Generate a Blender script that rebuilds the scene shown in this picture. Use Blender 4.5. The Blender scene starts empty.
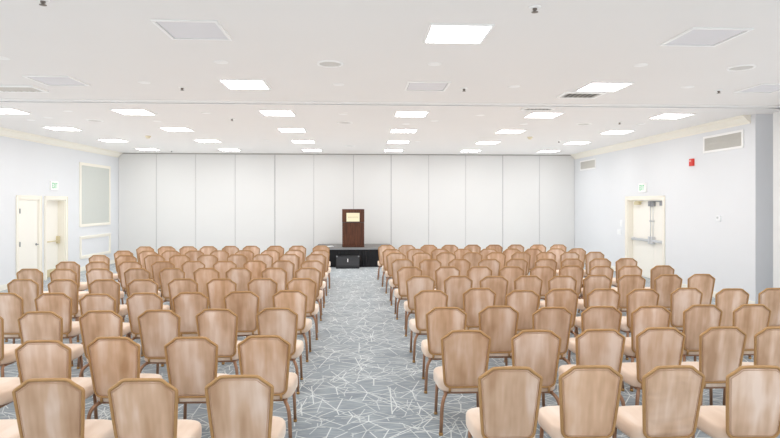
import bpy, bmesh, math, random
from mathutils import Vector, Matrix
random.seed(7)
LAMP_STRENGTH = 10.6
AMBIENT = 0.365
EXPOSURE = 0.0
PI = math.pi
scene = bpy.context.scene
COL = scene.collection

# ------------------------------------------------------------------ room
XL, XR, YB, YF, HC = -8.5, 7.72, 20.2, -5.0, 3.82
Y_POCKET = 10.73          # where the far part of the right wall ends

# ------------------------------------------------------------------ materials
def new_mat(name):
    m = bpy.data.materials.new(name)
    m.use_nodes = True
    nt = m.node_tree
    return m, nt, nt.nodes['Principled BSDF']

def lin(c):
    return tuple((v / 12.92) if v <= 0.04045 else ((v + 0.055) / 1.055) ** 2.4 for v in c)

def rgb(r, g, b):
    return lin((r / 255, g / 255, b / 255)) + (1.0,)

def plain(name, col, rough=0.6, metal=0.0, spec=0.5, noise=0.04, nscale=6.0, bump=0.0, bscale=80.0):
    m, nt, b = new_mat(name)
    N, L = nt.nodes, nt.links
    tc = N.new('ShaderNodeTexCoord')
    nz = N.new('ShaderNodeTexNoise')
    nz.inputs['Scale'].default_value = nscale
    nz.inputs['Detail'].default_value = 3
    L.new(tc.outputs['Object'], nz.inputs['Vector'])
    mix = N.new('ShaderNodeMix')
    mix.data_type = 'RGBA'
    mix.inputs['A'].default_value = tuple(v * (1 - noise) for v in col[:3]) + (1,)
    mix.inputs['B'].default_value = tuple(min(1, v * (1 + noise)) for v in col[:3]) + (1,)
    L.new(nz.outputs['Fac'], mix.inputs['Factor'])
    L.new(mix.outputs['Result'], b.inputs['Base Color'])
    b.inputs['Roughness'].default_value = rough
    b.inputs['Metallic'].default_value = metal
    b.inputs['Specular IOR Level'].default_value = spec
    if bump:
        n2 = N.new('ShaderNodeTexNoise')
        n2.inputs['Scale'].default_value = bscale
        L.new(tc.outputs['Object'], n2.inputs['Vector'])
        bp = N.new('ShaderNodeBump')
        bp.inputs['Strength'].default_value = bump
        bp.inputs['Distance'].default_value = 0.004
        L.new(n2.outputs['Fac'], bp.inputs['Height'])
        L.new(bp.outputs['Normal'], b.inputs['Normal'])
    return m

def mathn(nt, op, a, b=None, c=None):
    n = nt.nodes.new('ShaderNodeMath')
    n.operation = op
    for i, v in enumerate((a, b, c)):
        if v is None:
            continue
        if isinstance(v, (int, float)):
            n.inputs[i].default_value = v
        else:
            nt.links.new(v, n.inputs[i])
    return n.outputs[0]

def carpet():
    m, nt, b = new_mat('carpet')
    N, L = nt.nodes, nt.links
    tc = N.new('ShaderNodeTexCoord')
    P = tc.outputs['Object']

    def star(scale, n, seed, w, lmin, lmax):
        off = N.new('ShaderNodeVectorMath'); off.operation = 'ADD'
        L.new(P, off.inputs[0]); off.inputs[1].default_value = (seed * 3.7, seed * 1.9, 0)
        v = N.new('ShaderNodeTexVoronoi'); v.voronoi_dimensions = '2D'
        v.inputs['Scale'].default_value = scale
        L.new(off.outputs[0], v.inputs['Vector'])
        d = N.new('ShaderNodeVectorMath'); d.operation = 'SUBTRACT'
        L.new(off.outputs[0], d.inputs[0]); L.new(v.outputs['Position'], d.inputs[1])
        s = N.new('ShaderNodeSeparateXYZ'); L.new(d.outputs[0], s.inputs[0])
        r = mathn(nt, 'SQRT', mathn(nt, 'ADD', mathn(nt, 'MULTIPLY', s.outputs[0], s.outputs[0]),
                                    mathn(nt, 'MULTIPLY', s.outputs[1], s.outputs[1])))
        ang = mathn(nt, 'ARCTAN2', s.outputs[1], s.outputs[0])
        sc = N.new('ShaderNodeSeparateColor'); L.new(v.outputs['Color'], sc.inputs[0])
        ph = mathn(nt, 'ADD', mathn(nt, 'MULTIPLY', ang, 2.0), mathn(nt, 'MULTIPLY', sc.outputs[1], 40.0))
        wob = mathn(nt, 'MULTIPLY', mathn(nt, 'SINE', ph), 0.33)
        grad = mathn(nt, 'ADD', mathn(nt, 'MULTIPLY', mathn(nt, 'COSINE', ph), 0.66), n / (2 * PI))
        a = mathn(nt, 'ADD', mathn(nt, 'ADD', mathn(nt, 'MULTIPLY', ang, n / (2 * PI)), wob),
                  mathn(nt, 'MULTIPLY', sc.outputs[0], 9.0))
        rnd = mathn(nt, 'ROUND', a)
        dist = mathn(nt, 'MULTIPLY', mathn(nt, 'DIVIDE', mathn(nt, 'ABSOLUTE', mathn(nt, 'SUBTRACT', a, rnd)), grad), r)
        comb = N.new('ShaderNodeCombineXYZ')
        L.new(rnd, comb.inputs[0]); L.new(mathn(nt, 'MULTIPLY', sc.outputs[2], 50.0), comb.inputs[1])
        wn = N.new('ShaderNodeTexWhiteNoise'); wn.noise_dimensions = '2D'
        L.new(comb.outputs[0], wn.inputs['Vector'])
        ln = mathn(nt, 'ADD', mathn(nt, 'MULTIPLY', wn.outputs['Value'], lmax - lmin), lmin)
        inside = mathn(nt, 'LESS_THAN', r, ln)
        mr = N.new('ShaderNodeMapRange'); mr.interpolation_type = 'SMOOTHSTEP'
        mr.inputs['From Min'].default_value = w * 0.45; mr.inputs['From Max'].default_value = w
        mr.inputs['To Min'].default_value = 1; mr.inputs['To Max'].default_value = 0
        L.new(dist, mr.inputs['Value'])
        return mathn(nt, 'MULTIPLY', mr.outputs[0], inside)

    s1 = star(2.3, 7, 0.0, 0.0072, 0.16, 0.75)
    s2 = star(2.9, 5, 2.3, 0.0060, 0.0, 0.50)
    s3 = star(1.5, 6, 5.1, 0.0072, 0.0, 0.70)
    ve = N.new('ShaderNodeTexVoronoi'); ve.voronoi_dimensions = '2D'; ve.feature = 'DISTANCE_TO_EDGE'
    ve.inputs['Scale'].default_value = 2.3
    L.new(P, ve.inputs['Vector'])
    mr = N.new('ShaderNodeMapRange'); mr.interpolation_type = 'SMOOTHSTEP'
    mr.inputs['From Min'].default_value = 0.004; mr.inputs['From Max'].default_value = 0.016
    mr.inputs['To Min'].default_value = 1; mr.inputs['To Max'].default_value = 0
    L.new(ve.outputs['Distance'], mr.inputs['Value'])
    nm = N.new('ShaderNodeTexNoise'); nm.inputs['Scale'].default_value = 2.3; L.new(P, nm.inputs['Vector'])
    edge = mathn(nt, 'MULTIPLY', mr.outputs[0], mathn(nt, 'GREATER_THAN', nm.outputs['Fac'], 0.44))
    lines = mathn(nt, 'MAXIMUM', mathn(nt, 'MAXIMUM', s1, mathn(nt, 'MULTIPLY', s2, 0.75)),
                  mathn(nt, 'MAXIMUM', s3, mathn(nt, 'MULTIPLY', edge, 0.8)))
    # woven yarn: short cross-wise strokes and soft mottling
    mp = N.new('ShaderNodeMapping'); mp.inputs['Scale'].default_value = (7, 55, 1); L.new(P, mp.inputs['Vector'])
    w1 = N.new('ShaderNodeTexNoise'); w1.inputs['Scale'].default_value = 1.0; w1.inputs['Detail'].default_value = 4
    L.new(mp.outputs[0], w1.inputs['Vector'])
    w2 = N.new('ShaderNodeTexNoise'); w2.inputs['Scale'].default_value = 3.2; w2.inputs['Detail'].default_value = 5
    L.new(P, w2.inputs['Vector'])
    f = mathn(nt, 'ADD', mathn(nt, 'MULTIPLY', w1.outputs['Fac'], 0.6), mathn(nt, 'MULTIPLY', w2.outputs['Fac'], 0.4))
    cr = N.new('ShaderNodeValToRGB')
    cr.color_ramp.elements[0].position = 0.34; cr.color_ramp.elements[0].color = CARPET_A
    cr.color_ramp.elements[1].position = 0.66; cr.color_ramp.elements[1].color = CARPET_B
    L.new(f, cr.inputs[0])
    mix = N.new('ShaderNodeMix'); mix.data_type = 'RGBA'
    L.new(mathn(nt, 'MULTIPLY', lines, 0.85), mix.inputs['Factor'])
    L.new(cr.outputs[0], mix.inputs['A']); mix.inputs['B'].default_value = CARPET_L
    L.new(mix.outputs['Result'], b.inputs['Base Color'])
    b.inputs['Roughness'].default_value = 0.95
    b.inputs['Specular IOR Level'].default_value = 0.15
    b.inputs['Sheen Weight'].default_value = 0.35
    b.inputs['Sheen Roughness'].default_value = 0.5
    return m

CARPET_A = rgb(108, 119, 128); CARPET_B = rgb(157, 166, 172); CARPET_L = rgb(222, 227, 225)

def suede(name, creased=False, top_lit=False):
    m, nt, b = new_mat(name)
    N, L = nt.nodes, nt.links
    tc = N.new('ShaderNodeTexCoord'); oi = N.new('ShaderNodeObjectInfo')
    comb = N.new('ShaderNodeCombineXYZ')
    L.new(mathn(nt, 'MULTIPLY', oi.outputs['Random'], 63.0), comb.inputs[0])
    L.new(mathn(nt, 'MULTIPLY', oi.outputs['Random'], 29.0), comb.inputs[2])
    mp = N.new('ShaderNodeMapping'); mp.inputs['Scale'].default_value = (6.5, 1.1, 1.1)
    L.new(tc.outputs['Object'], mp.inputs['Vector'])
    ad = N.new('ShaderNodeVectorMath'); ad.operation = 'ADD'
    L.new(mp.outputs[0], ad.inputs[0]); L.new(comb.outputs[0], ad.inputs[1])
    nz = N.new('ShaderNodeTexNoise'); nz.inputs['Scale'].default_value = 1.0
    nz.inputs['Detail'].default_value = 3; nz.inputs['Roughness'].default_value = 0.55
    L.new(ad.outputs[0], nz.inputs['Vector'])
    mp2 = N.new('ShaderNodeMapping'); mp2.inputs['Scale'].default_value = (5, 4, 4)
    L.new(tc.outputs['Object'], mp2.inputs['Vector'])
    ad2 = N.new('ShaderNodeVectorMath'); ad2.operation = 'ADD'
    L.new(mp2.outputs[0], ad2.inputs[0]); L.new(comb.outputs[0], ad2.inputs[1])
    n2 = N.new('ShaderNodeTexNoise'); n2.inputs['Scale'].default_value = 1.0; n2.inputs['Detail'].default_value = 2
    L.new(ad2.outputs[0], n2.inputs['Vector'])
    f = mathn(nt, 'ADD', mathn(nt, 'MULTIPLY', nz.outputs['Fac'], 0.72), mathn(nt, 'MULTIPLY', n2.outputs['Fac'], 0.28))
    cr = N.new('ShaderNodeValToRGB')
    e = cr.color_ramp.elements
    e[0].position = 0.36; e[0].color = SUEDE_D
    e[1].position = 0.64; e[1].color = SUEDE_L
    k = e.new(0.5); k.color = SUEDE_M
    if top_lit:
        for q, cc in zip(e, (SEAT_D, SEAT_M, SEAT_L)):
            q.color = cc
    L.new(f, cr.inputs[0])
    hs = N.new('ShaderNodeHueSaturation')
    L.new(cr.outputs[0], hs.inputs['Color'])
    L.new(mathn(nt, 'ADD', mathn(nt, 'MULTIPLY', mathn(nt, 'POWER', oi.outputs['Random'], 3.0), 0.14), 0.94), hs.inputs['Saturation'])
    rr = N.new('ShaderNodeTexWhiteNoise'); rr.noise_dimensions = '1D'
    L.new(mathn(nt, 'MULTIPLY', oi.outputs['Random'], 917.0), rr.inputs['W'])
    L.new(mathn(nt, 'ADD', mathn(nt, 'MULTIPLY', rr.outputs['Value'], 0.16), 0.93), hs.inputs['Value'])
    L.new(hs.outputs[0], b.inputs['Base Color'])
    b.inputs['Roughness'].default_value = 0.9
    b.inputs['Specular IOR Level'].default_value = 0.2
    b.inputs['Sheen Weight'].default_value = 0.8
    b.inputs['Sheen Roughness'].default_value = 0.45
    b.inputs['Sheen Tint'].default_value = (1.0, 0.93, 0.86, 1)
    bp = N.new('ShaderNodeBump'); bp.inputs['Strength'].default_value = 0.25; bp.inputs['Distance'].default_value = 0.006
    L.new(f, bp.inputs['Height'])
    last = bp
    if creased:
        mp3 = N.new('ShaderNodeMapping'); mp3.inputs['Scale'].default_value = (2.2, 2.2, 5.5)
        mp3.inputs['Rotation'].default_value = (0, 0.45, 0)
        L.new(tc.outputs['Object'], mp3.inputs['Vector'])
        n3 = N.new('ShaderNodeTexNoise'); n3.inputs['Scale'].default_value = 1.3; n3.inputs['Detail'].default_value = 1.0; n3.inputs['Distortion'].default_value = 0.9
        L.new(mp3.outputs[0], n3.inputs['Vector'])
        b3 = N.new('ShaderNodeBump'); b3.inputs['Strength'].default_value = 0.7; b3.inputs['Distance'].default_value = 0.03
        L.new(n3.outputs['Fac'], b3.inputs['Height']); L.new(bp.outputs['Normal'], b3.inputs['Normal'])
        last = b3
    L.new(last.outputs['Normal'], b.inputs['Normal'])
    return m

SUEDE_D = rgb(186, 148, 116); SUEDE_M = rgb(212, 178, 150); SUEDE_L = rgb(234, 210, 193)
SEAT_D = rgb(214, 187, 164); SEAT_M = rgb(228, 205, 185); SEAT_L = rgb(238, 220, 205)  # tan suede lightened to stand for the light from above on the seats

def wood(name, ca, cb):
    m, nt, b = new_mat(name)
    N, L = nt.nodes, nt.links
    tc = N.new('ShaderNodeTexCoord')
    mp = N.new('ShaderNodeMapping'); mp.inputs['Scale'].default_value = (22, 22, 1.6)
    L.new(tc.outputs['Object'], mp.inputs['Vector'])
    nz = N.new('ShaderNodeTexNoise'); nz.inputs['Scale'].default_value = 1.5; nz.inputs['Detail'].default_value = 5
    nz.inputs['Distortion'].default_value = 0.6
    L.new(mp.outputs[0], nz.inputs['Vector'])
    cr = N.new('ShaderNodeValToRGB')
    cr.color_ramp.elements[0].position = 0.35; cr.color_ramp.elements[0].color = ca
    cr.color_ramp.elements[1].position = 0.68; cr.color_ramp.elements[1].color = cb
    L.new(nz.outputs['Fac'], cr.inputs[0]); L.new(cr.outputs[0], b.inputs['Base Color'])
    b.inputs['Roughness'].default_value = 0.4
    return m

def emit(name, col, strength):
    m, nt, b = new_mat(name)
    b.inputs['Base Color'].default_value = (0.9, 0.9, 0.9, 1)
    b.inputs['Emission Color'].default_value = col
    b.inputs['Emission Strength'].default_value = strength
    return m

M = dict(
    carpet=carpet(),
    wall=plain('painted_wall', rgb(227, 229, 232), 0.85, spec=0.2, noise=0.012, nscale=2.0, bump=0.12, bscale=160),
    partition=plain('partition_vinyl', rgb(228, 228, 227), 0.75, spec=0.25, noise=0.012, nscale=1.5, bump=0.08, bscale=200),
    gap=plain('shadow_gap_seal', rgb(166, 166, 168), 0.8),
    ceiling=plain('ceiling_paint', rgb(235, 233, 231), 0.92, spec=0.1, noise=0.012, nscale=1.2, bump=0.1, bscale=120),
    cream=plain('cream_trim_paint', rgb(244, 240, 229), 0.5, noise=0.012),
    door=plain('cream_door_paint', rgb(243, 240, 232), 0.5, noise=0.012),
    white=plain('white_paint', rgb(247, 247, 246), 0.5, noise=0.012),
    hatch=plain('hatch_paint', rgb(227, 226, 229), 0.7, noise=0.015),
    track=plain('grey_track_metal', rgb(172, 169, 166), 0.5, noise=0.04),
    slot=plain('dark_slot', rgb(84, 82, 80), 0.8),
    grille=plain('vent_grille_metal', rgb(212, 210, 204), 0.6, noise=0.05),
    void=plain('duct_void', rgb(150, 148, 145), 0.9),
    pinboard=plain('grey_green_fabric', rgb(205, 208, 203), 0.9, spec=0.1, noise=0.03, nscale=30, bump=0.1, bscale=300),
    suede=suede('tan_suede'), suede_creased=suede('tan_suede_creased', True), seat=suede('tan_suede_lit', top_lit=True),  # seat is the back's suede with top light put into its colour
    piping=plain('suede_piping', rgb(196, 160, 132), 0.8, noise=0.06, nscale=30),
    gold=plain('antique_gold_frame', rgb(186, 145, 97), 0.42, metal=0.2, noise=0.12, nscale=25),
    bronze=plain('bronze_tube', rgb(168, 130, 104), 0.34, metal=0.65, noise=0.10, nscale=18),
    brass=plain('brass_cap', rgb(190, 150, 98), 0.35, metal=0.7, noise=0.1, nscale=30),
    wood=wood('dark_walnut', rgb(68, 37, 22), rgb(102, 60, 39)),
    plate=plain('cream_sign_plate', rgb(246, 238, 205), 0.5, noise=0.02),
    inkmark=plain('faded_gold_marks', rgb(206, 194, 158), 0.6, noise=0.05),
    skirt=plain('black_skirting', rgb(40, 40, 42), 0.85, spec=0.25, noise=0.15, nscale=10),
    deck=plain('grey_stage_deck', rgb(118, 115, 112), 0.45, noise=0.10, nscale=9),
    black=plain('black_vinyl', rgb(38, 39, 42), 0.6, noise=0.1, nscale=40, bump=0.2, bscale=300),
    grillecloth=plain('speaker_mesh', rgb(44, 45, 49), 0.55, noise=0.2, nscale=120),
    steel=plain('satin_steel', rgb(206, 208, 211), 0.4, metal=0.3, noise=0.05),
    darksteel=plain('dark_grey_metal', rgb(150, 152, 156), 0.45, metal=0.3, noise=0.06),
    antique=plain('pale_brass', rgb(218, 206, 170), 0.4, metal=0.3, noise=0.06),
    green=plain('exit_green', rgb(92, 205, 140), 0.5, noise=0.03),
    red=plain('alarm_red', rgb(214, 62, 52), 0.4, noise=0.03),
    lens=plain('strobe_lens', rgb(238, 170, 160), 0.3),
    paper=plain('white_paper', rgb(238, 240, 242), 0.8, noise=0.01),
    screen=plain('grey_screen', rgb(190, 195, 196), 0.3),
    dark=plain('dark_head_metal', rgb(135, 126, 118), 0.45, metal=0.3, noise=0.1),
    spk=plain('ceiling_speaker_mesh', rgb(212, 210, 206), 0.7, noise=0.06, nscale=150),
    smoke=plain('ivory_plastic', rgb(232, 222, 196), 0.5, noise=0.02),
    lamp=emit('troffer_diffuser', (1.0, 0.995, 0.985, 1), LAMP_STRENGTH),
)

# ------------------------------------------------------------------ mesh helpers
def box(bm, x0, x1, y0, y1, z0, z1, bevel=0.0, seg=2):
    r = bmesh.ops.create_cube(bm, size=1.0)
    vs = r['verts']
    for v in vs:
        v.co.x = x0 + (v.co.x + .5) * (x1 - x0)
        v.co.y = y0 + (v.co.y + .5) * (y1 - y0)
        v.co.z = z0 + (v.co.z + .5) * (z1 - z0)
    if bevel:
        es = list({e for v in vs for e in v.link_edges})
        bmesh.ops.bevel(bm, geom=es, offset=bevel, segments=seg, affect='EDGES', profile=0.6)

def tube(bm, pts, r, n=10, closed=False, r2=None, caps=True):
    pts = [Vector(p) for p in pts]
    m = len(pts)
    rings = []
    ref = None
    for i in range(m):
        if closed:
            t = (pts[(i + 1) % m] - pts[i - 1]).normalized()
        else:
            t = (pts[min(i + 1, m - 1)] - pts[max(i - 1, 0)]).normalized()
        if ref is None:
            ref = Vector((0, 1, 0)) if abs(t.y) < 0.8 else Vector((1, 0, 0))
        u = (ref - t * ref.dot(t)).normalized()
        ref = u
        w = t.cross(u)
        rr = r if r2 is None else r + (r2 - r) * i / (m - 1)
        rings.append([bm.verts.new(pts[i] + (u * math.cos(a) + w * math.sin(a)) * rr)
                      for a in [2 * PI * k / n for k in range(n)]])
    for i in range(m if closed else m - 1):
        A, B = rings[i], rings[(i + 1) % m]
        for k in range(n):
            f = bm.faces.new((A[k], A[(k + 1) % n], B[(k + 1) % n], B[k]))
            f.smooth = True
    if not closed and caps:
        bm.faces.new(rings[0][::-1]); bm.faces.new(rings[-1])

def lathe(bm, prof, n=24, cx=0, cy=0):
    rings = []
    for r, z in prof:
        rings.append([bm.verts.new((cx + r * math.cos(2 * PI * k / n), cy + r * math.sin(2 * PI * k / n), z)) for k in range(n)]
                     if r > 1e-6 else [bm.verts.new((cx, cy, z))])
    for A, B in zip(rings, rings[1:]):
        for k in range(n):
            k2 = (k + 1) % n
            if len(A) == 1 and len(B) == 1:
                continue
            if len(A) == 1:
                f = bm.faces.new((A[0], B[k], B[k2]))
            elif len(B) == 1:
                f = bm.faces.new((A[k], B[0], A[k2]))
            else:
                f = bm.faces.new((A[k], B[k], B[k2], A[k2]))
            f.smooth = True

def prism(bm, prof, y0, y1):
    """profile of (x, z) points extruded along y"""
    A = [bm.verts.new((x, y0, z)) for x, z in prof]
    B = [bm.verts.new((x, y1, z)) for x, z in prof]
    n = len(prof)
    for k in range(n):
        bm.faces.new((A[k], A[(k + 1) % n], B[(k + 1) % n], B[k]))
    bm.faces.new(A[::-1]); bm.faces.new(B)

def obj(name, bm, mat, parent=None, loc=None):
    bmesh.ops.recalc_face_normals(bm, faces=bm.faces[:])
    me = bpy.data.meshes.new(name)
    bm.to_mesh(me); bm.free()
    me.materials.append(M[mat] if isinstance(mat, str) else mat)
    o = bpy.data.objects.new(name, me)
    COL.objects.link(o)
    if parent is not None:
        o.parent = parent
    if loc is not None:
        o.location = loc
    return o

def B(*boxes, bevel=0.0):
    bm = bmesh.new()
    for b in boxes:
        box(bm, *b, bevel=bevel)
    return bm

def tag(o, label, cat, group=None):
    o['label'] = label; o['category'] = cat
    if group:
        o['group'] = group
    return o

def thing(name, label, cat, loc=(0, 0, 0), rz=0.0, group=None):
    o = bpy.data.objects.new(name, None)
    o.empty_display_size = 0.2
    COL.objects.link(o)
    o.location = loc; o.rotation_euler = (0, 0, rz)
    return tag(o, label, cat, group)

def struct(o):
    o['kind'] = 'structure'
    return o

def sempty(name, loc=(0, 0, 0)):
    o = bpy.data.objects.new(name, None)
    COL.objects.link(o); o.location = loc
    return struct(o)

def copy_tree(o, parent=None):
    c = o.copy()
    COL.objects.link(c)
    if parent is not None:
        c.parent = parent
    for ch in o.children:
        copy_tree(ch, c)
    return c

# ------------------------------------------------------------------ shell
struct(obj('floor', B((XL - .3, 9.6, YF - .3, YB + .4, -.12, 0)), 'carpet'))
struct(obj('ceiling', B((XL - .3, 9.6, YF - .3, YB + .4, HC, HC + .12)), 'ceiling'))
T = .28
# left wall with two door openings
bm = B((XL - T, XL, YF, 14.42, 0, HC), (XL - T, XL, 14.42, 15.30, 2.16, HC), (XL - T, XL, 15.30, 15.66, 0, HC),
       (XL - T, XL, 15.66, 16.62, 2.16, HC), (XL - T, XL, 16.62, YB + .2, 0, HC))
struct(obj('wall_left', bm, 'wall'))
# right wall, far part with the double door opening, then the partition pocket, then the near part
bm = B((XR, XR + T, Y_POCKET, 14.13, 0, HC), (XR, XR + T, 14.13, 16.06, 2.16, HC), (XR, XR + T, 16.06, YB + .2, 0, HC),
       (XR + T, 9.3, Y_POCKET, Y_POCKET + .2, 0, HC), (9.1, 9.3, 8.2, Y_POCKET, 0, HC), (XR + T, 9.3, 8.0, 8.2, 0, HC),
       (XR, XR + T, YF, 8.2, 0, HC))
struct(obj('wall_right', bm, 'wall'))
struct(obj('wall_rear', B((XL - T, XR + T, YF - .2, YF, 0, HC)), 'wall'))

# far wall: twelve tall operable-partition panels on a backing, under a track
wb = struct(obj('wall_back', B((XL, XR, YB - .004, YB + .2, 0, HC)), 'gap'))
seams = [XL, -7.2, -5.84, -4.47, -3.08, -1.71, -.30, 1.04, 2.39, 3.73, 5.08, 6.43, XR]
wide = {4, 7, 10}
for i in range(12):
    g0 = .010 if i in wide else .0055
    g1 = .010 if i + 1 in wide else .0055
    obj('partition_panel', B((seams[i] + g0, seams[i + 1] - g1, YB - .02, YB - .004, .0, HC - .035), bevel=.004), 'partition', wb)
struct(obj('trim_1', B((XL, XR, YB - .05, YB + .05, HC - .035, HC), bevel=.004), 'track'))
# baseboards
struct(obj('baseboard_left', B((XL, XL + .018, 10.6, 14.31, 0, .13), (XL, XL + .018, 15.41, 15.56, 0, .13),
                               (XL, XL + .018, 16.73, YB - .02, 0, .13), bevel=.004), 'cream'))
struct(obj('baseboard_right', B((XR - .018, XR, Y_POCKET, 14.03, 0, .13), (XR - .018, XR, 16.16, YB - .02, 0, .13), bevel=.004), 'cream'))
# crown mouldings
def crown(sx, X):
    d, h = .17, .165
    pr = [(0, 0), (0, -h), (.018, -h), (.022, -h + .03), (.045, -h + .045), (.085, -.085), (.12, -.052), (.135, -.048), (.138, -.022), (d, -.018), (d, 0)]
    bm = bmesh.new()
    prism(bm, [(X + sx * a, HC + b) for a, b in pr], 10.86, YB - .05)
    return bm
struct(obj('trim_2', crown(1, XL), 'cream'))
struct(obj('trim_3', crown(-1, XR), 'cream'))
# ceiling track for the divider wall
tr = struct(obj('trim_4', B((XL, 9.1, 9.80, 9.845, HC - .03, HC), (XL, 9.1, 9.955, 10.0, HC - .03, HC), bevel=.004), 'white'))
obj('track_slot', B((XL, 9.1, 9.845, 9.955, HC - .008, HC)), 'slot', tr)

# ------------------------------------------------------------------ doors
def casing(bm, X, sx, y0, y1, top, w=.10, d=.03):
    """door casing on a side wall; sx = direction into the room"""
    xa, xb = sorted((X, X + sx * d))
    box(bm, xa, xb, y0 - w, y0, 0, top + w, bevel=.006)
    box(bm, xa, xb, y1, y1 + w, 0, top + w, bevel=.006)
    box(bm, xa, xb, y0, y1, top, top + w, bevel=.006)
    xa, xb = sorted((X + sx * d, X + sx * (d + .012)))
    box(bm, xa, xb, y0 - w, y0 - w + .022, 0, top + w, bevel=.004)
    box(bm, xa, xb, y1 + w - .022, y1 + w, 0, top + w, bevel=.004)
    box(bm, xa, xb, y0 - w, y1 + w, top + w - .022, top + w, bevel=.004)

d1 = sempty('door_1', (XL, 14.86, 0))
def rel(bm, o):
    bmesh.ops.translate(bm, verts=bm.verts[:], vec=-Vector(o.location))
    return bm
bm = bmesh.new(); casing(bm, XL, 1, 14.42, 15.30, 2.16)
box(bm, XL - .12, XL, 14.42, 14.44, 0, 2.16); box(bm, XL - .12, XL, 15.28, 15.30, 0, 2.16); box(bm, XL - .12, XL, 14.42, 15.30, 2.14, 2.16)
obj('door_frame', rel(bm, d1), 'cream', d1)
obj('door_leaf', rel(B((XL - .055, XL - .01, 14.443, 15.277, .01, 2.135), bevel=.003), d1), 'door', d1)
for z in (1.87, 1.04, .25):
    bm = bmesh.new(); tube(bm, [(XL + .012, 14.478, z - .06), (XL + .012, 14.478, z + .06)], .014, 8); box(bm, XL - .012, XL + .004, 14.464, 14.51, z - .06, z + .06)
    obj('hinge', rel(bm, d1), 'darksteel', d1)
bm = bmesh.new()
tube(bm, [(XL - .012, 15.21, .99), (XL + .0, 15.21, .99)], .032, 14)
tube(bm, [(XL, 15.21, .99), (XL + .05, 15.21, .99)], .011, 8)
tube(bm, [(XL + .05, 15.22, .99), (XL + .05, 15.10, .985)], .010, 8)
obj('door_handle', rel(bm, d1), 'darksteel', d1)

d2 = sempty('door_2', (XL, 16.14, 0))
bm = bmesh.new(); casing(bm, XL, 1, 15.66, 16.62, 2.16)
box(bm, XL - .24, XL, 15.66, 15.68, 0, 2.16); box(bm, XL - .24, XL, 16.60, 16.62, 0, 2.16); box(bm, XL - .24, XL, 15.66, 16.62, 2.14, 2.16)
obj('door_frame', rel(bm, d2), 'cream', d2)
obj('door_leaf', rel(B((XL - .23, XL - .18, 15.683, 16.597, .01, 2.135), bevel=.003), d2), 'door', d2)
bm = B((XL - .18, XL - .172, 15.69, 16.59, .012, .22), bevel=.002)
obj('kick_plate', rel(bm, d2), 'antique', d2)
bm = bmesh.new()
box(bm, XL - .18, XL - .10, 16.49, 16.57, .92, 1.13, bevel=.012)
tube(bm, [(XL - .12, 16.50, 1.0), (XL - .115, 15.80, 1.0)], .016, 10)
tube(bm, [(XL - .115, 15.80, 1.0), (XL - .18, 15.78, 1.0)], .014, 8)
obj('panic_bar', rel(bm, d2), 'antique', d2)

d3 = sempty('door_3', (XR, 15.095, 0))
bm = bmesh.new(); casing(bm, XR, -1, 14.13, 16.06, 2.16)
box(bm, XR, XR + .22, 14.13, 14.15, 0, 2.16); box(bm, XR, XR + .22, 16.04, 16.06, 0, 2.16); box(bm, XR, XR + .22, 14.13, 16.06, 2.14, 2.16)
obj('door_frame', rel(bm, d3), 'cream', d3)
ymid = 14.90
for a, b in ((14.153, ymid - .004), (ymid + .004, 16.037)):
    lf = obj('door_leaf', rel(B((XR + .14, XR + .19, a, b, .01, 2.135), bevel=.003), d3), 'door', d3)
    s = 1 if a > 14.5 else -1
    yc = ymid + s * .07
    ye = b - .06 if s > 0 else a + .06
    bm = bmesh.new()
    box(bm, XR + .05, XR + .14, min(yc - .05, yc + .05), max(yc - .05, yc + .05), .96, 1.16, bevel=.012)
    lo, hi = sorted((yc, ye))
    box(bm, XR + .055, XR + .10, lo, hi, 1.015, 1.085, bevel=.01)
    box(bm, XR + .06, XR + .14, min(ye, ye - s * .06), max(ye, ye - s * .06), 1.005, 1.095, bevel=.01)
    obj('panic_bar', rel(bm, d3), 'steel', lf)
    bm = bmesh.new()
    tube(bm, [(XR + .10, yc, 1.15), (XR + .10, yc, 2.02)], .009, 8)
    box(bm, XR + .075, XR + .125, yc - .025, yc + .025, 1.56, 1.60, bevel=.005)
    obj('latch_rod', rel(bm, d3), 'steel', lf)
    obj('top_latch', rel(B((XR + .06, XR + .14, yc - .06, yc + .06, 1.98, 2.12), bevel=.01), d3), 'darksteel', lf)
bm = B((XR + .04, XR + .14, 14.19, 14.40, 2.0, 2.12), (XR + .05, XR + .09, 14.30, 14.62, 2.10, 2.13), bevel=.01)
obj('door_closer', rel(bm, d3), 'darksteel', d3)
bm = B((XR + .06, XR + .14, 15.55, 15.83, 2.02, 2.10), (XR + .05, XR + .08, 15.35, 15.75, 2.10, 2.13), bevel=.01)
obj('door_closer', rel(bm, d3), 'antique', d3)

# ------------------------------------------------------------------ wall things
def frame_ring(bm, X, sx, y0, y1, z0, z1, w, d, bev=.005):
    xa, xb = sorted((X, X + sx * d))
    box(bm, xa, xb, y0, y1, z1 - w, z1, bevel=bev); box(bm, xa, xb, y0, y1, z0, z0 + w, bevel=bev)
    box(bm, xa, xb, y0, y0 + w, z0 + w, z1 - w, bevel=bev); box(bm, xa, xb, y1 - w, y1, z0 + w, z1 - w, bevel=bev)

t = thing('wall_panel', 'tall grey green fabric panel in white moulding on the left wall', 'wall panel', (XL, 18.46, 2.3))
bm = bmesh.new(); frame_ring(bm, XL, 1, 17.44, 19.50, 1.34, 3.30, .085, .035); obj('panel_frame', rel(bm, t), 'cream', t)
obj('fabric_panel', rel(B((XL, XL + .015, 17.52, 19.42, 1.42, 3.22)), t), 'pinboard', t)
bm = bmesh.new()
frame_ring(bm, XL, 1, 17.46, 19.53, .37, 1.06, .075, .035)
frame_ring(bm, XL, 1, 17.535, 19.455, .445, .985, .02, .02, .003)
struct(obj('trim_5', bm, 'cream'))

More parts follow.
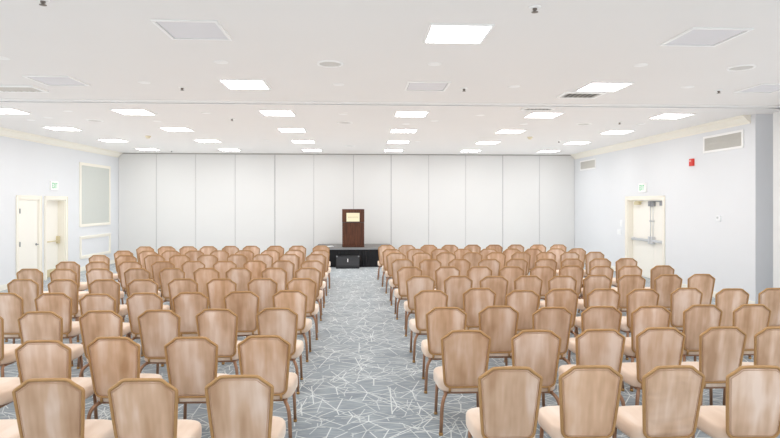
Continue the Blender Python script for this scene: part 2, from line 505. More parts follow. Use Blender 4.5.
def wall_vent(y0, y1, z0, z1, label):
    yc, zc = (y0 + y1) / 2, (z0 + z1) / 2
    t = thing('wall_vent', label, 'vent', (XR, yc, zc), group='vents on the right wall')
    bm = bmesh.new(); frame_ring(bm, XR, -1, y0, y1, z0, z1, .045, .025); obj('vent_frame', rel(bm, t), 'white', t)
    obj('duct_back', rel(B((XR - .006, XR, y0 + .03, y1 - .03, z0 + .03, z1 - .03)), t), 'void', t)
    bm = bmesh.new()
    n = int((y1 - y0 - .09) / .026)
    for k in range(n):
        y = y0 + .045 + (k + .5) * (y1 - y0 - .09) / n
        box(bm, XR - .02, XR - .006, y - .0075, y + .0075, z0 + .04, z1 - .04)
    for z in (zc,):
        box(bm, XR - .017, XR - .008, y0 + .04, y1 - .04, z - .004, z + .004)
    obj('vent_grille', rel(bm, t), 'grille', t)
wall_vent(11.06, 12.40, 3.19, 3.56, 'large white framed grey vent grille high on the right wall near the crown end')
wall_vent(18.30, 19.62, 3.21, 3.55, 'small looking grey vent grille high on the right wall beside the far corner')

LET = {'E': [(0, 0, .22, 1), (0, 0, 1, .18), (0, .41, .8, .59), (0, .82, 1, 1)],
       'I': [(.35, 0, .65, 1)], 'T': [(0, .82, 1, 1), (.39, 0, .61, 1)]}
def exit_sign(X, sx, yc, zc, label):
    """sx = direction into the room; letters read left to right as seen from the room"""
    t = thing('exit_sign', label, 'exit sign', (X, yc, zc), group='exit signs over the doors')
    w, h, d = .37, .24, .05
    xa, xb = sorted((0, sx * d))
    obj('sign_box', B((xa, xb, -w / 2, w / 2, -h / 2, h / 2), bevel=.008), 'white', t)
    bm = bmesh.new()
    x0 = sx * d
    lw, lh, gap = .05, .15, .016
    tot = 4 * lw + 3 * gap
    dirn = 1 if sx > 0 else -1       # left wall: text runs along +y ; right wall: along -y
    dirn = 1 if sx > 0 else -1
    for i, ch in enumerate('EXIT'):
        off = -tot / 2 + i * (lw + gap)
        def P(u, v, dep):
            return (x0 + sx * dep, dirn * (off + u * lw), (v - .5) * lh)
        if ch == 'X':
            for (ua, ub) in ((0, 1), (1, 0)):
                q = [(ua - .13, 0), (ua + .13, 0), (ub + .13, 1), (ub - .13, 1)]
                fa = [bm.verts.new(P(u, v, .003)) for u, v in q]
                ba = [bm.verts.new(P(u, v, -.001)) for u, v in q]
                bm.faces.new(fa); bm.faces.new(ba[::-1])
                for k in range(4):
                    bm.faces.new((fa[k], ba[k], ba[(k + 1) % 4], fa[(k + 1) % 4]))
        else:
            for (u0, v0, u1, v1) in LET[ch]:
                a, b = P(u0, v0, -.001), P(u1, v1, .003)
                box(bm, min(a[0], b[0]), max(a[0], b[0]), min(a[1], b[1]), max(a[1], b[1]), a[2], b[2])
    obj('exit_lettering', bm, 'green', t)
exit_sign(XL, 1, 16.0, 2.55, 'white exit sign with green letters above the doors on the left wall')
exit_sign(XR, -1, 15.15, 2.49, 'white exit sign with green letters above the double door on the right wall')

t = thing('fire_alarm', 'small red fire alarm strobe high on the right wall', 'fire alarm', (XR, 12.84, 3.02))
obj('alarm_body', B((-.05, .002, -.075, .075, -.085, .085), bevel=.01), 'red', t)
obj('strobe_lens', B((-.07, -.05, -.03, .03, .01, .06), bevel=.008), 'lens', t)
t = thing('thermostat', 'small white thermostat on the right wall left of the grey column', 'thermostat', (XR, 11.86, 1.74))
obj('thermostat_body', B((-.03, .002, -.065, .065, -.06, .06), bevel=.008), 'paper', t)
obj('thermostat_display', B((-.033, -.029, -.02, .045, -.01, .035)), 'screen', t)
t = thing('light_switch', 'white upper switch plate left of the double door', 'switch', (XR, 16.47, 1.47), group='plates left of the double door')
obj('switch_plate', B((-.012, 0, -.06, .06, -.10, .10), bevel=.004), 'paper', t)
obj('switch_rocker', B((-.02, -.011, -.02, .02, -.04, .04), bevel=.003), 'white', t)
t = thing('control_panel', 'white squarish lower switch plate left of the double door', 'switch', (XR, 16.60, 1.20), group='plates left of the double door')
obj('switch_plate', B((-.014, 0, -.12, .12, -.075, .075), bevel=.004), 'paper', t)
obj('switch_rocker', B((-.02, -.013, -.06, -.02, -.04, .04), (-.02, -.013, .02, .06, -.04, .04), bevel=.003), 'white', t)

# folded partition panels waiting in the pocket on the right
for k in range(3):
    x = 7.49 + k * .125
    t = thing('folding_partition', ['white folded partition panel at the right edge of the picture, nearest the aisle',
                                    'second folded white partition panel, parked in the right wall pocket',
                                    'last folded white partition panel, deepest in the right wall pocket'][k],
              'partition', (x, 9.35, 0), group='partition panels parked in the pocket')
    obj('panel_leaf', B((0, .10, -.62, .60, .03, 3.72), bevel=.006), 'partition', t)
    obj('bottom_seal', B((.02, .08, -.60, .58, 0, .03)), 'gap', t)
    bm = B((.03, .07, -.50, -.42, 3.72, HC), (.03, .07, .40, .48, 3.72, HC), bevel=.006)
    obj('hanger', bm, 'steel', t)

# ------------------------------------------------------------------ ceiling things
ORD = ['first', 'second', 'third', 'fourth', 'fifth', 'sixth', 'seventh', 'eighth', 'ninth', 'tenth']
def troffer():
    t = thing('ceiling_light', '', 'ceiling light', group='square ceiling lights')
    s = .318
    bm = B((-s, s, -s, -s + .025, -.018, 0), (-s, s, s - .025, s, -.018, 0), (-s, -s + .025, -s + .025, s - .025, -.018, 0),
           (s - .025, s, -s + .025, s - .025, -.018, 0), bevel=.003)
    obj('light_frame', bm, 'white', t)
    obj('diffuser', B((-s + .022, s - .022, -s + .022, s - .022, -.010, -.001)), 'lamp', t)
    return t
LIGHTS = [(-6.75, 11.04), (-4.36, 11.04), (-1.63, 11.04), (0.96, 11.04), (3.59, 11.04), (6.19, 11.04), (-7.0, 13.6), (-4.37, 13.6), (-1.67, 13.6), (1.0, 13.6), (3.61, 13.6), (6.26, 13.6), (-6.93, 16.11), (-4.32, 16.11), (-1.66, 16.11), (1.03, 16.11), (3.62, 16.11), (6.23, 16.11), (-6.95, 18.7), (-4.33, 18.7), (-1.64, 18.7), (1.04, 18.7), (3.62, 18.7), (6.26, 18.7), (0.98, 5.79), (-1.71, 8.4), (3.62, 8.32)]
proto = None
def put_light(x, y, label):
    global proto
    if proto is None:
        proto = troffer(); o = proto
    else:
        o = copy_tree(proto)
    o.location = (x, y, HC)
    o['label'] = label
for i, (x, y) in enumerate(LIGHTS[:24]):
    r, c = divmod(i, 6)
    rn = ['first row past the ceiling track', 'second row past the ceiling track', 'second last row', 'last row by the far wall'][r]
    cn = ['nearest the left wall', 'second from the left wall', 'third from the left wall', 'third from the right wall', 'second from the right wall', 'nearest the right wall'][c]
    put_light(x, y, 'square ceiling light in the %s, %s' % (rn, cn))
put_light(*LIGHTS[24], 'largest square ceiling light, near the top of the picture right of centre')
put_light(*LIGHTS[25], 'square ceiling light on the camera side of the track, left of centre')
put_light(*LIGHTS[26], 'square ceiling light on the camera side of the track, right, beside an air vent')
# the same staggered grid goes on over the near part of the room
k = 0
for y, xs in ((8.36, (-6.95,)), (5.80, (-4.33, 6.26)), (3.22, (-6.95, -1.66, 3.61)), (.64, (-4.33, .98, 6.26)), (-1.94, (-6.95, -1.66, 3.61)), (-4.2, (-4.33, .98, 6.26))):
    for x in xs:
        put_light(x, y, 'square ceiling light of the near part of the room, %s of those outside the picture' % (ORD + ['eleventh', 'twelfth', 'thirteenth', 'fourteenth', 'fifteenth'])[k])
        k += 1

def access_panel(x, y, label):
    t = thing('access_panel', label, 'access panel', (x, y, HC), group='square access panels')
    s = .315
    bm = B((-s, s, -s, -s + .030, -.016, 0), (-s, s, s - .030, s, -.016, 0), (-s, -s + .030, -s + .030, s - .030, -.016, 0),
           (s - .030, s, -s + .030, s - .030, -.016, 0), bevel=.003)
    obj('shadow_gap', B((-s + .02, s - .02, -s + .02, s - .02, -.002, 0)), 'gap', t)
    obj('panel_frame', bm, 'white', t)
    obj('panel_hatch', B((-s + .039, s - .039, -s + .039, s - .039, -.006, 0), bevel=.002), 'hatch', t)
access_panel(-1.70, 5.80, 'square flush access panel in the ceiling near the top left of the picture')
access_panel(-4.34, 8.30, 'square flush access panel in the ceiling by the left end, before the track')
access_panel(.97, 8.42, 'square flush access panel in the ceiling at centre, just before the track')
access_panel(3.60, 5.78, 'square flush access panel in the ceiling near the top right of the picture')
access_panel(6.15, 8.30, 'square flush access panel in the ceiling at the right edge, before the track')

def diffuser_vent(x, y, w, d, label):
    t = thing('ceiling_vent', label, 'vent', (x, y, HC), group='air vents in the ceiling')
    bm = B((-w, w, -d, -d + .05, -.025, 0), (-w, w, d - .05, d, -.025, 0), (-w, -w + .05, -d + .05, d - .05, -.025, 0),
           (w - .05, w, -d + .05, d - .05, -.025, 0), bevel=.006)
    obj('vent_frame', bm, 'white', t)
    obj('duct_back', B((-w + .04, w - .04, -d + .04, d - .04, -.004, 0)), 'void', t)
    bm = bmesh.new()
    n = 7
    for i in range(n):
        xx = -w + .05 + (i + .5) * (2 * w - .1) / n
        vs = [bm.verts.new(p) for p in ((xx - .03, -d + .05, -.022), (xx - .03, d - .05, -.022), (xx + .018, d - .05, -.005), (xx + .018, -d + .05, -.005),
                                        (xx - .03, -d + .05, -.025), (xx - .03, d - .05, -.025), (xx + .018, d - .05, -.008), (xx + .018, -d + .05, -.008))]
        for q in ((0, 1, 2, 3), (7, 6, 5, 4), (0, 4, 5, 1), (2, 6, 7, 3), (1, 5, 6, 2), (3, 7, 4, 0)):
            bm.faces.new([vs[j] for j in q])
    obj('vent_louvre', bm, 'grille', t)
diffuser_vent(3.52, 8.95, .33, .23, 'white louvred air vent in the ceiling, right, touching a light before the track')
diffuser_vent(-5.25, 8.88, .36, .22, 'grey louvred air vent in the ceiling at the left edge, before the track')
diffuser_vent(3.25, 10.30, .30, .14, 'narrow white air vent in the ceiling just past the track, right of centre')

def sprinkler(x, y, label):
    t = thing('sprinkler', label, 'sprinkler', (x, y, HC), group='pendant sprinkler heads')
    bm = bmesh.new(); lathe(bm, [(0, 0), (.055, 0), (.055, -.006), (.03, -.016), (.022, -.016)], 20); obj('escutcheon', bm, 'white', t)
    bm = bmesh.new(); lathe(bm, [(.02, -.012), (.02, -.03), (.012, -.032), (.012, -.044), (.030, -.046), (.030, -.049), (0, -.051)], 14); obj('sprinkler_head', bm, 'dark', t)
SP = [(-2.74, 5.0, 'left, at the top edge'), (1.54, 4.97, 'right of centre at the top edge'),
      (-2.71, 8.67, 'left, just before the track'), (1.55, 8.53, 'at centre, just before the track'),
      (5.52, 8.49, 'far right, just before the track'), (-2.69, 11.85, 'left, between light rows just past the track'),
      (5.56, 11.95, 'right, between light rows just past the track'), (5.55, 15.69, 'right, between the second last light rows'),
      (-6.34, 19.17, 'left, beside the far wall')]
for x, y, w in SP:
    sprinkler(x, y, 'dark pendant sprinkler head on the ceiling, ' + w)

def disc_plate(x, y, label):
    bm = bmesh.new(); lathe(bm, [(0, -.007), (.075, -.007), (.088, -.004), (.09, 0)], 24)
    o = obj('ceiling_disc', bm, 'white', loc=(x, y, HC))
    tag(o, label, 'ceiling disc', 'small round white ceiling discs')
for x, y, w in [(-4.34, 7.04, 'at the left edge before the track'), (-3.16, 8.37, 'left of the dark sprinkler before the track'),
                (-1.75, 7.11, 'above the left light before the track'), (-.35, 8.37, 'below the round speaker, before the track'),
                (.91, 7.08, 'below the largest light'), (2.28, 8.38, 'between sprinkler and vent before the track'),
                (3.53, 7.0, 'below the top right access panel'), (4.91, 8.29, 'left of the far right sprinkler'),
                (-6.42, 11.9, 'far left just past the track, right one'), (-6.97, 12.27, 'far left just past the track, left one'), (-5.59, 11.04, 'between the two leftmost lights past the track'),
                (-4.37, 12.29, 'below the second light from the left wall'), (-3.03, 11.15, 'between second and third lights past the track'),
                (-.37, 11.14, 'at centre between lights past the track'), (2.35, 11.16, 'between fourth and fifth lights past the track'),
                (1.54, 11.97, 'right of centre, between first and second light rows'), (.97, 12.48, 'directly above the second row light right of centre'),
                (3.58, 12.35, 'between first and second row lights, right'), (6.17, 12.23, 'below the rightmost light past the track'),
                (-2.68, 15.97, 'left of centre in the second last light row'), (1.59, 16.02, 'right of centre in the second last light row')]:
    disc_plate(x, y, 'small round white ceiling disc, ' + w)

def ceil_speaker(x, y, label):
    t = thing('ceiling_speaker', label, 'speaker', (x, y, HC), group='round ceiling speakers')
    bm = bmesh.new(); lathe(bm, [(.135, -.004), (.142, -.014), (.16, -.014), (.17, 0)], 32); obj('speaker_ring', bm, 'white', t)
    bm = bmesh.new(); lathe(bm, [(0, -.008), (.1, -.008), (.138, -.005), (.138, 0)], 32); obj('speaker_grille', bm, 'spk', t)
for x, y, w in [(-.40, 7.12, 'at top centre before the track'), (4.89, 7.06, 'at the top right before the track'), (-5.66, 12.28, 'far left past the track'),
                (-.37, 12.32, 'at centre past the track'), (4.91, 12.29, 'right past the track'), (-.38, 17.3, 'at centre by the far wall')]:
    ceil_speaker(x, y, 'round white ceiling speaker, ' + w)

def smoke(x, y, label):
    t = thing('smoke_detector', label, 'smoke detector', (x, y, HC), group='smoke detectors')
    bm = bmesh.new(); lathe(bm, [(0, 0), (.075, 0), (.075, -.02), (.055, -.03)], 20); obj('detector_base', bm, 'smoke', t)
    bm = bmesh.new(); lathe(bm, [(.055, -.028), (.052, -.055), (.03, -.065), (0, -.066)], 20); obj('detector_head', bm, 'smoke', t)
smoke(-5.58, 15.05, 'ivory smoke detector on the ceiling between lights at the left')
smoke(4.45, 14.78, 'ivory smoke detector on the ceiling between lights at the right')

# ------------------------------------------------------------------ stage, lectern, monitor
SX0, SX1, SY0, SY1, SH = -1.53, .98, 18.27, 20.1, .62
t = thing('stage_riser', 'low stage platform with black pleated skirt against the far wall', 'stage', ((SX0 + SX1) / 2, (SY0 + SY1) / 2, 0))
obj('stage_deck', rel(B((SX0, SX1, SY0, SY1, SH - .03, SH), bevel=.004), t), 'deck', t)
obj('deck_edge', rel(B((SX0 - .008, SX1 + .008, SY0 - .008, SY0, SH - .055, SH - .002), (SX0 - .008, SX0, SY0, SY1, SH - .055, SH - .002),
                       (SX1, SX1 + .008, SY0, SY1, SH - .055, SH - .002)), t), 'darksteel', t)
bm = bmesh.new()
path = []
def pleat(p0, p1, nx, ny, step=.012):
    L = math.dist(p0, p1); n = int(L / step)
    for i in range(n):
        s = i / n
        a = .006 + .006 * math.sin(s * L * 9.0)
        w = a * math.sin(2 * PI * s * L / .085)
        path.append((p0[0] + (p1[0] - p0[0]) * s + nx * w, p0[1] + (p1[1] - p0[1]) * s + ny * w, nx, ny))
pleat((SX0 + .02, SY1), (SX0 + .02, SY0 + .02), -1, 0)
pleat((SX0 + .02, SY0 + .02), (SX1 - .02, SY0 + .02), 0, -1)
pleat((SX1 - .02, SY0 + .02), (SX1 - .02, SY1), 1, 0)
prev = None
for x, y, nx, ny in path:
    col = [bm.verts.new((x + nx * d, y + ny * d, z)) for z, d in ((SH - .031, -.004), (.30, .0), (.006, .006))]
    if prev:
        for i in range(2):
            f = bm.faces.new((prev[i], col[i], col[i + 1], prev[i + 1])); f.smooth = True
    prev = col
sk = obj('stage_skirt', rel(bm, t), 'skirt', t)
bm = bmesh.new()
for x in (SX0 + .12, SX1 - .12):
    for y in (SY0 + .15, SY1 - .12):
        tube(bm, [(x, y, 0), (x, y, SH - .03)], .025, 8)
obj('stage_leg', rel(bm, t), 'darksteel', t)

lx, ly = -.287, 18.82
t = thing('lectern', 'dark brown wooden lectern with cream plate standing on the stage', 'lectern', (lx, ly, SH))
W2 = .36
obj('base', B((-W2 - .005, W2 + .005, -.215, .235, 0, .06), bevel=.006), 'wood', t)
bm = B((-W2 + .012, W2 - .012, -.19, -.165, .06, .80), bevel=.002)
obj('front_panel', bm, 'wood', t)
obj('side_panel', B((-W2, -W2 + .03, -.20, .22, .06, 1.06), bevel=.004), 'wood', t)
obj('side_panel', B((W2 - .03, W2, -.20, .22, .06, 1.06), bevel=.004), 'wood', t)
obj('upper_panel', B((-W2 - .004, W2 + .004, -.235, -.19, .822, 1.25), bevel=.006), 'wood', t)
obj('shadow_strip', B((-W2 + .005, W2 - .005, -.21, -.17, .80, .822)), 'slot', t)
bm = bmesh.new()
vs = [bm.verts.new(p) for p in ((-W2, -.20, 1.19), (W2, -.20, 1.19), (W2, .25, 1.05), (-W2, .25, 1.05), (-W2, -.20, 1.22), (W2, -.20, 1.22), (W2, .25, 1.08), (-W2, .25, 1.08))]
for q in ((3, 2, 1, 0), (4, 5, 6, 7), (0, 1, 5, 4), (1, 2, 6, 5), (2, 3, 7, 6), (3, 0, 4, 7)):
    bm.faces.new([vs[j] for j in q])
obj('reading_desk', bm, 'wood', t)
obj('shelf', B((-W2 + .03, W2 - .03, -.16, .20, .62, .64)), 'wood', t)
pl = obj('sign_plate', B((-.222, .208, -.243, -.234, .842, 1.125), bevel=.002), 'plate', t)
pl['label'] = 'cream plate with a faint line of gold lettering'
bm = bmesh.new()
xx = -.165
for wdt in (.022, .016, .020, .018, .0, .024, .014, .020, .018, .016, .022):
    if wdt:
        box(bm, xx, xx + wdt, -.2445, -.2425, .972, 1.0)
    xx += wdt + .013
obj('faded_lettering', bm, 'inkmark', pl)

t = thing('floor_monitor', 'black wedge floor speaker with silver badge in front of the stage', 'speaker', (-.45, 17.98, 0))
bm = bmesh.new()
pr = [(-.12, 0), (-.14, .05), (.03, .385), (.20, .385), (.22, .0)]
A = [bm.verts.new((-.37, y, z)) for y, z in pr]; Bv = [bm.verts.new((.37, y, z)) for y, z in pr]
for k in range(5):
    bm.faces.new((A[k], A[(k + 1) % 5], Bv[(k + 1) % 5], Bv[k]))
bm.faces.new(A[::-1]); bm.faces.new(Bv)
bmesh.ops.bevel(bm, geom=bm.edges[:], offset=.012, segments=2, affect='EDGES')
obj('cabinet', bm, 'black', t)
def onface(bm, u0, u1, v0, v1, d0, d1):
    a = Vector((0, -.14, .05)); e = Vector((0, .17, .335)); n = Vector((0, -.335, .17)).normalized()
    vs = []
    for d in (d0, d1):
        for u, v in ((u0, v0), (u1, v0), (u1, v1), (u0, v1)):
            vs.append(bm.verts.new(a + e * v + Vector((u, 0, 0)) + n * d))
    for q in ((3, 2, 1, 0), (4, 5, 6, 7), (0, 1, 5, 4), (1, 2, 6, 5), (2, 3, 7, 6), (3, 0, 4, 7)):
        bm.faces.new([vs[j] for j in q])
bm = bmesh.new(); onface(bm, -.345, .345, .16, .88, -.004, .006); gr = obj('speaker_grille', bm, 'grillecloth', t)
bm = bmesh.new(); onface(bm, -.012, .012, .46, .74, .006, .011); obj('badge', bm, 'paper', gr)
for sx in (-1, 1):
    for v in (.96,):
        bm = bmesh.new(); a = Vector((sx * .345, -.14 + .17 * v, .05 + .335 * v))
        bmesh.ops.create_uvsphere(bm, u_segments=12, v_segments=8, radius=.026, matrix=Matrix.Translation(a))
        for f in bm.faces: f.smooth = True
        obj('corner_protector', bm, 'darksteel', t)

bm = bmesh.new()
n = 10
g = [[None] * 5 for _ in range(n + 1)]
for i in range(n + 1):
    for j in range(5):
        u, v = i / n - .5, j / 4 - .5
        g[i][j] = bm.verts.new((u * .30, v * .34, .004 + .012 * abs(math.sin(3 * u + 1)) + .02 * max(0, u)))
for i in range(n):
    for j in range(4):
        bm.faces.new((g[i][j], g[i + 1][j], g[i + 1][j + 1], g[i][j + 1])).smooth = True
ex = bmesh.ops.extrude_face_region(bm, geom=bm.faces[:])
bmesh.ops.translate(bm, verts=[v for v in ex['geom'] if isinstance(v, bmesh.types.BMVert)], vec=(0, 0, .004))
o = obj('paper_sheet', bm, 'paper', loc=(-1.10, 18.80, SH - .004)); o.rotation_euler = (0, 0, .25)
tag(o, 'white sheet of paper lying on the left end of the stage', 'paper')

# ------------------------------------------------------------------ banquet chair
TB = math.atan(.075 / .525)
def bp(u, v, n=0.0):
    """point on the tilted back: u across, v up the back, n forward of it"""
    return Vector((u, .075 - v * math.sin(TB) + n * math.cos(TB), .40 + v * math.cos(TB) + n * math.sin(TB)))

def arc(cx, cy, r, a0, a1, n):
    return [(cx + r * math.cos(math.radians(a0 + (a1 - a0) * i / n)), cy + r * math.sin(math.radians(a0 + (a1 - a0) * i / n))) for i in range(n + 1)]

def half_outline():
    p = [(0.0, 0.0), (.06, 0.0), (.115, 0.001)]
    p += arc(.127, .062, .060, -85, -6, 6)
    p += [(.196, .16), (.205, .26), (.213, .36), (.219, .435)]
    p += arc(.2015, .449, .0185, -2, 55, 4)
    p += [(.190, .480), (.165, .497), (.148, .511), (.136, .5215), (.124, .5275), (.108, .530), (.06, .5315), (0.0, .532)]
    return p
HALF = [(u * .985, v) for u, v in half_outline()]
OUT = HALF + [(-u, v) for u, v in reversed(HALF[1:-1])]

def inset(d):
    n = len(OUT); res = []
    for i in range(n):
        (ax, ay), (bx, by), (cx, cy) = OUT[i - 1], OUT[i], OUT[(i + 1) % n]
        tx, ty = cx - ax, cy - ay
        l = math.hypot(tx, ty)
        res.append((bx - ty / l * d, by + tx / l * d))
    return res

def make_chair():
    root = thing('banquet_chair', '', 'chair')
    # gold tube round the back, with two stubs down into the seat frame
    bm = bmesh.new()
    tube(bm, [bp(u, v) for u, v in OUT], .0115, 10, closed=True)
    for s in (-1, 1):
        tube(bm, [bp(s * .135, .003), bp(s * .135, -.02), (s * .135, .085, .352)], .012, 8)
    obj('back_frame', bm, 'gold', root)
    # padded back
    bm = bmesh.new()
    base = inset(.010)
    cu, cv = 0.0, .262
    def ring(k, n):
        return [bm.verts.new(bp(cu + (u - cu) * k, cv + (v - cv) * k, n)) for u, v in base]
    prof = [(.30, -.0135), (.62, -.0125), (.85, -.0105), (.95, -.007), (1.0, -.001), (1.0, .014), (.97, .026), (.90, .036), (.72, .044), (.40, .048)]
    rings = [ring(k, n) for k, n in prof]
    m = len(base)
    for A, Bq in zip(rings, rings[1:]):
        for i in range(m):
            bm.faces.new((A[i], A[(i + 1) % m], Bq[(i + 1) % m], Bq[i])).smooth = True
    for rg, n in ((rings[0], -.0135), (rings[-1], .049)):
        c = bm.verts.new(bp(cu, cv, n))
        for i in range(m):
            bm.faces.new((rg[i], rg[(i + 1) % m], c)).smooth = True
    back = obj('backrest', bm, 'suede', root)
    bm = bmesh.new()
    tube(bm, [bp(u, v, -.0085) for u, v in inset(.021)], .0022, 5, closed=True)
    obj('piping', bm, 'piping', back)
    # seat cushion
    bm = bmesh.new()
    N = 44
    def outline(k):
        pts = []
        for i in range(N):
            a = 2 * PI * i / N
            ca, sa = math.cos(a), math.sin(a)
            e = .46
            x = math.copysign(abs(ca) ** e, ca); y = math.copysign(abs(sa) ** e, sa)
            yy = .312 + y * .232 * (k if y < 0 else k)
            hw = .222 + .030 * (y * .5 + .5)
            bow = .022 * (1 - x * x) if y > 0 else 0
            pts.append((x * hw * k, yy + bow * max(0, y)))
        return pts
    prof = [(.90, .352), (.965, .353), (.99, .362), (1.0, .385), (1.0, .425), (.985, .447), (.95, .459), (.85, .4655), (.55, .470), (.25, .4715)]
    rings = [[bm.verts.new((x, y, z)) for x, y in outline(k)] for k, z in prof]
    for A, Bq in zip(rings, rings[1:]):
        for i in range(N):
            bm.faces.new((A[i], A[(i + 1) % N], Bq[(i + 1) % N], Bq[i])).smooth = True
    c = bm.verts.new((0, .312, .472))
    for i in range(N):
        bm.faces.new((rings[-1][i], rings[-1][(i + 1) % N], c)).smooth = True
    bm.faces.new(rings[0][::-1])
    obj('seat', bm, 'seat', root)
    # bronze frame under the seat
    bm = B((-.185, -.155, .12, .51, .328, .354), (.155, .185, .12, .51, .328, .354), (-.185, .185, .11, .135, .328, .354), (-.20, .20, .485, .51, .328, .354), bevel=.006)
    obj('seat_frame', bm, 'bronze', root)
    for s in (-1, 1):
        bm = bmesh.new()
        pts = [(s * .150, .20, .338), (s * .160, .13, .338), (s * .172, .085, .334), (s * .187, .055, .322), (s * .200, .035, .300), (s * .209, .024, .27), (s * .216, .016, .22), (s * .222, .006, .12), (s * .2275, -.004, .02)]
        tube(bm, pts, .0165, 10)
        lg = obj('leg', bm, 'bronze', root)
        bm = bmesh.new(); tube(bm, [(s * .2272, -.0036, .026), (s * .228, -.0055, 0)], .0185, 10); obj('foot_cap', bm, 'brass', lg)
    for s in (-1, 1):
        bm = bmesh.new(); tube(bm, [(s * .196, .485, .345), (s * .204, .492, .18), (s * .2095, .497, .02)], .0150, 10)
        lg = obj('leg', bm, 'bronze', root)
        bm = bmesh.new(); tube(bm, [(s * .2094, .4968, .024), (s * .210, .4975, 0)], .0170, 10); obj('foot_cap', bm, 'brass', lg)
    return root

LEFT = [
    [(-0.81, 3.77), (-1.42, 3.73), (-2.03, 3.76), (-2.63, 3.79)],
    [(-0.84, 4.89), (-1.45, 4.87), (-2.11, 4.9), (-2.64, 4.81), (-3.25, 4.84)],
    [(-0.92, 6.17), (-1.56, 6.15), (-2.16, 6.12), (-2.76, 6.11), (-3.37, 6.09), (-3.98, 6.11)],
    [(-0.94, 7.41), (-1.55, 7.35), (-2.18, 7.3), (-2.75, 7.29), (-3.31, 7.24), (-3.9, 7.34), (-4.51, 7.37)],
    [(-0.91, 8.58), (-1.5, 8.6), (-2.11, 8.59), (-2.69, 8.63), (-3.26, 8.57), (-3.83, 8.6), (-4.45, 8.64), (-5.06, 8.69)],
    [(-0.95, 9.98), (-1.54, 9.99), (-2.16, 10.01), (-2.72, 10.02), (-3.32, 10.04), (-3.92, 10.05), (-4.55, 10.03), (-5.15, 10.01), (-5.74, 10.06)],
    [(-0.98, 11.21), (-1.56, 11.25), (-2.11, 11.26), (-2.69, 11.23), (-3.3, 11.23), (-3.88, 11.22), (-4.51, 11.22), (-5.13, 11.23), (-5.7, 11.25)],
    [(-1.02, 12.65), (-1.61, 12.64), (-2.2, 12.65), (-2.76, 12.64), (-3.39, 12.59), (-3.99, 12.58), (-4.55, 12.61), (-5.15, 12.61), (-5.73, 12.62)],
    [(-1.01, 13.72), (-1.63, 13.78), (-2.21, 13.76), (-2.82, 13.73), (-3.41, 13.71), (-4.0, 13.71), (-4.55, 13.72), (-5.08, 13.7), (-5.68, 13.76)],
    [(-1.09, 15.14), (-1.71, 15.11), (-2.29, 15.1), (-2.93, 15.12), (-3.47, 15.1), (-4.03, 15.05), (-4.55, 15.04), (-5.11, 15.05), (-5.66, 15.05)],
]
RIGHT = [
    [(1.03, 3.87), (1.6, 3.87), (2.18, 3.84), (2.77, 3.81)],
    [(0.93, 5.01), (1.56, 4.98), (2.15, 4.99), (2.73, 5.03), (3.32, 5.03), (3.82, 4.99)],
    [(0.92, 6.12), (1.51, 6.17), (2.08, 6.07), (2.64, 6.1), (3.19, 6.08), (3.81, 6.13), (4.38, 6.13)],
    [(0.9, 7.32), (1.57, 7.48), (2.09, 7.26), (2.65, 7.37), (3.2, 7.33), (3.72, 7.3), (4.35, 7.36), (4.92, 7.27), (5.52, 7.28)],
    [(0.91, 8.75), (1.5, 8.74), (2.05, 8.68), (2.6, 8.71), (3.13, 8.67), (3.71, 8.74), (4.26, 8.73), (4.87, 8.75), (5.43, 8.78)],
    [(0.85, 10.04), (1.53, 10.03), (2.11, 10.03), (2.68, 10.0), (3.23, 9.97), (3.8, 10.08), (4.32, 9.99), (4.85, 9.99), (5.46, 10.01)],
    [(0.82, 11.41), (1.38, 11.36), (1.97, 11.34), (2.58, 11.34), (3.16, 11.38), (3.75, 11.34), (4.29, 11.35), (4.88, 11.35), (5.44, 11.37)],
    [(0.78, 12.91), (1.37, 12.87), (1.93, 12.9), (2.54, 12.89), (3.09, 12.88), (3.67, 12.87), (4.26, 12.88), (4.82, 12.88), (5.41, 12.88)],
    [(0.73, 13.95), (1.33, 13.93), (1.94, 13.92), (2.51, 13.91), (3.14, 13.89), (3.73, 13.9), (4.26, 13.89), (4.84, 13.88), (5.38, 13.89)],
    [(0.66, 15.26), (1.21, 15.2), (1.81, 15.24), (2.38, 15.23), (3.01, 15.25), (3.6, 15.23), (4.2, 15.23), (4.81, 15.22), (5.37, 15.21)],
]
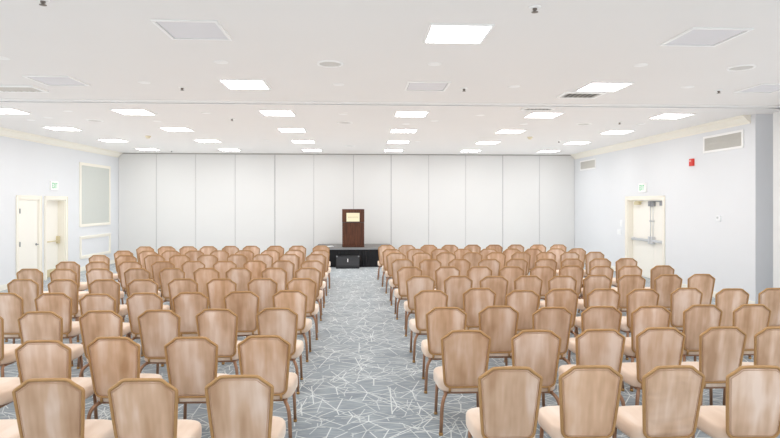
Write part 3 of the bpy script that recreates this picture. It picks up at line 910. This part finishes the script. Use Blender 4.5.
ROWN = ['row nearest the camera', 'second row from the camera', 'third row from the camera', 'fourth row from the camera', 'fifth row from the camera',
        'fifth row from the stage', 'fourth row from the stage', 'third row from the stage', 'second row from the stage', 'row nearest the stage']
first = make_chair()
creased = None
used = False
for side, T_ in (('left', LEFT), ('right', RIGHT)):
    for r, row in enumerate(T_):
        n = len(row)
        for i, (x, y) in enumerate(row):
            if not used:
                c = first; used = True
            else:
                c = copy_tree(first)
            c.location = (x, y, 0)
            c.rotation_euler = (0, 0, math.radians(random.uniform(-2.5, 2.5)))
            if i == 0:
                pos = 'beside the aisle'
            elif i < 5 or r < 4:
                pos = ORD[i] + ' from the aisle'
            else:
                k = n - 1 - i
                pos = 'at the wall end' if k == 0 else ORD[k] + ' from the wall end'
            desc = 'tan banquet chair'
            if side == 'right' and r == 0 and i == 2:
                desc = 'creased tan banquet chair'
                for ch in c.children:
                    if ch.name.startswith('backrest'):
                        ch.data = ch.data.copy(); ch.data.materials[0] = M['suede_creased']
            c['label'] = '%s, %s block, %s, %s' % (desc, side, ROWN[r], pos)
            c['group'] = 'tan banquet chairs %s of the aisle' % side

# ------------------------------------------------------------------ world, camera, colour
w = bpy.data.worlds.new('World'); scene.world = w
w.use_nodes = True
w.node_tree.nodes['Background'].inputs[0].default_value = (1, .995, .985, 1)
w.node_tree.nodes['Background'].inputs[1].default_value = 1.0
w.light_settings.ao_factor = AMBIENT
w.light_settings.distance = 2.5
scene.cycles.use_fast_gi = True
scene.cycles.fast_gi_method = 'ADD'
F = 565.0
cam = bpy.data.cameras.new('camera')
cam.sensor_fit = 'HORIZONTAL'; cam.sensor_width = 36.0
cam.lens = F / 780 * 36
cam.shift_y = -16 / 780
cam.clip_end = 100
co = bpy.data.objects.new('camera', cam); COL.objects.link(co)
co.location = (0, 0, 2.07)
co.rotation_euler = (PI / 2, 0, -math.atan(28 / F))
scene.camera = co
vs = scene.view_settings
vs.view_transform = 'Standard'; vs.look = 'None'; vs.gamma = 1; vs.use_curve_mapping = False
vs.exposure = EXPOSURE
scene.cycles.max_bounces = 10
scene.cycles.diffuse_bounces = 8
scene.cycles.use_denoising = True
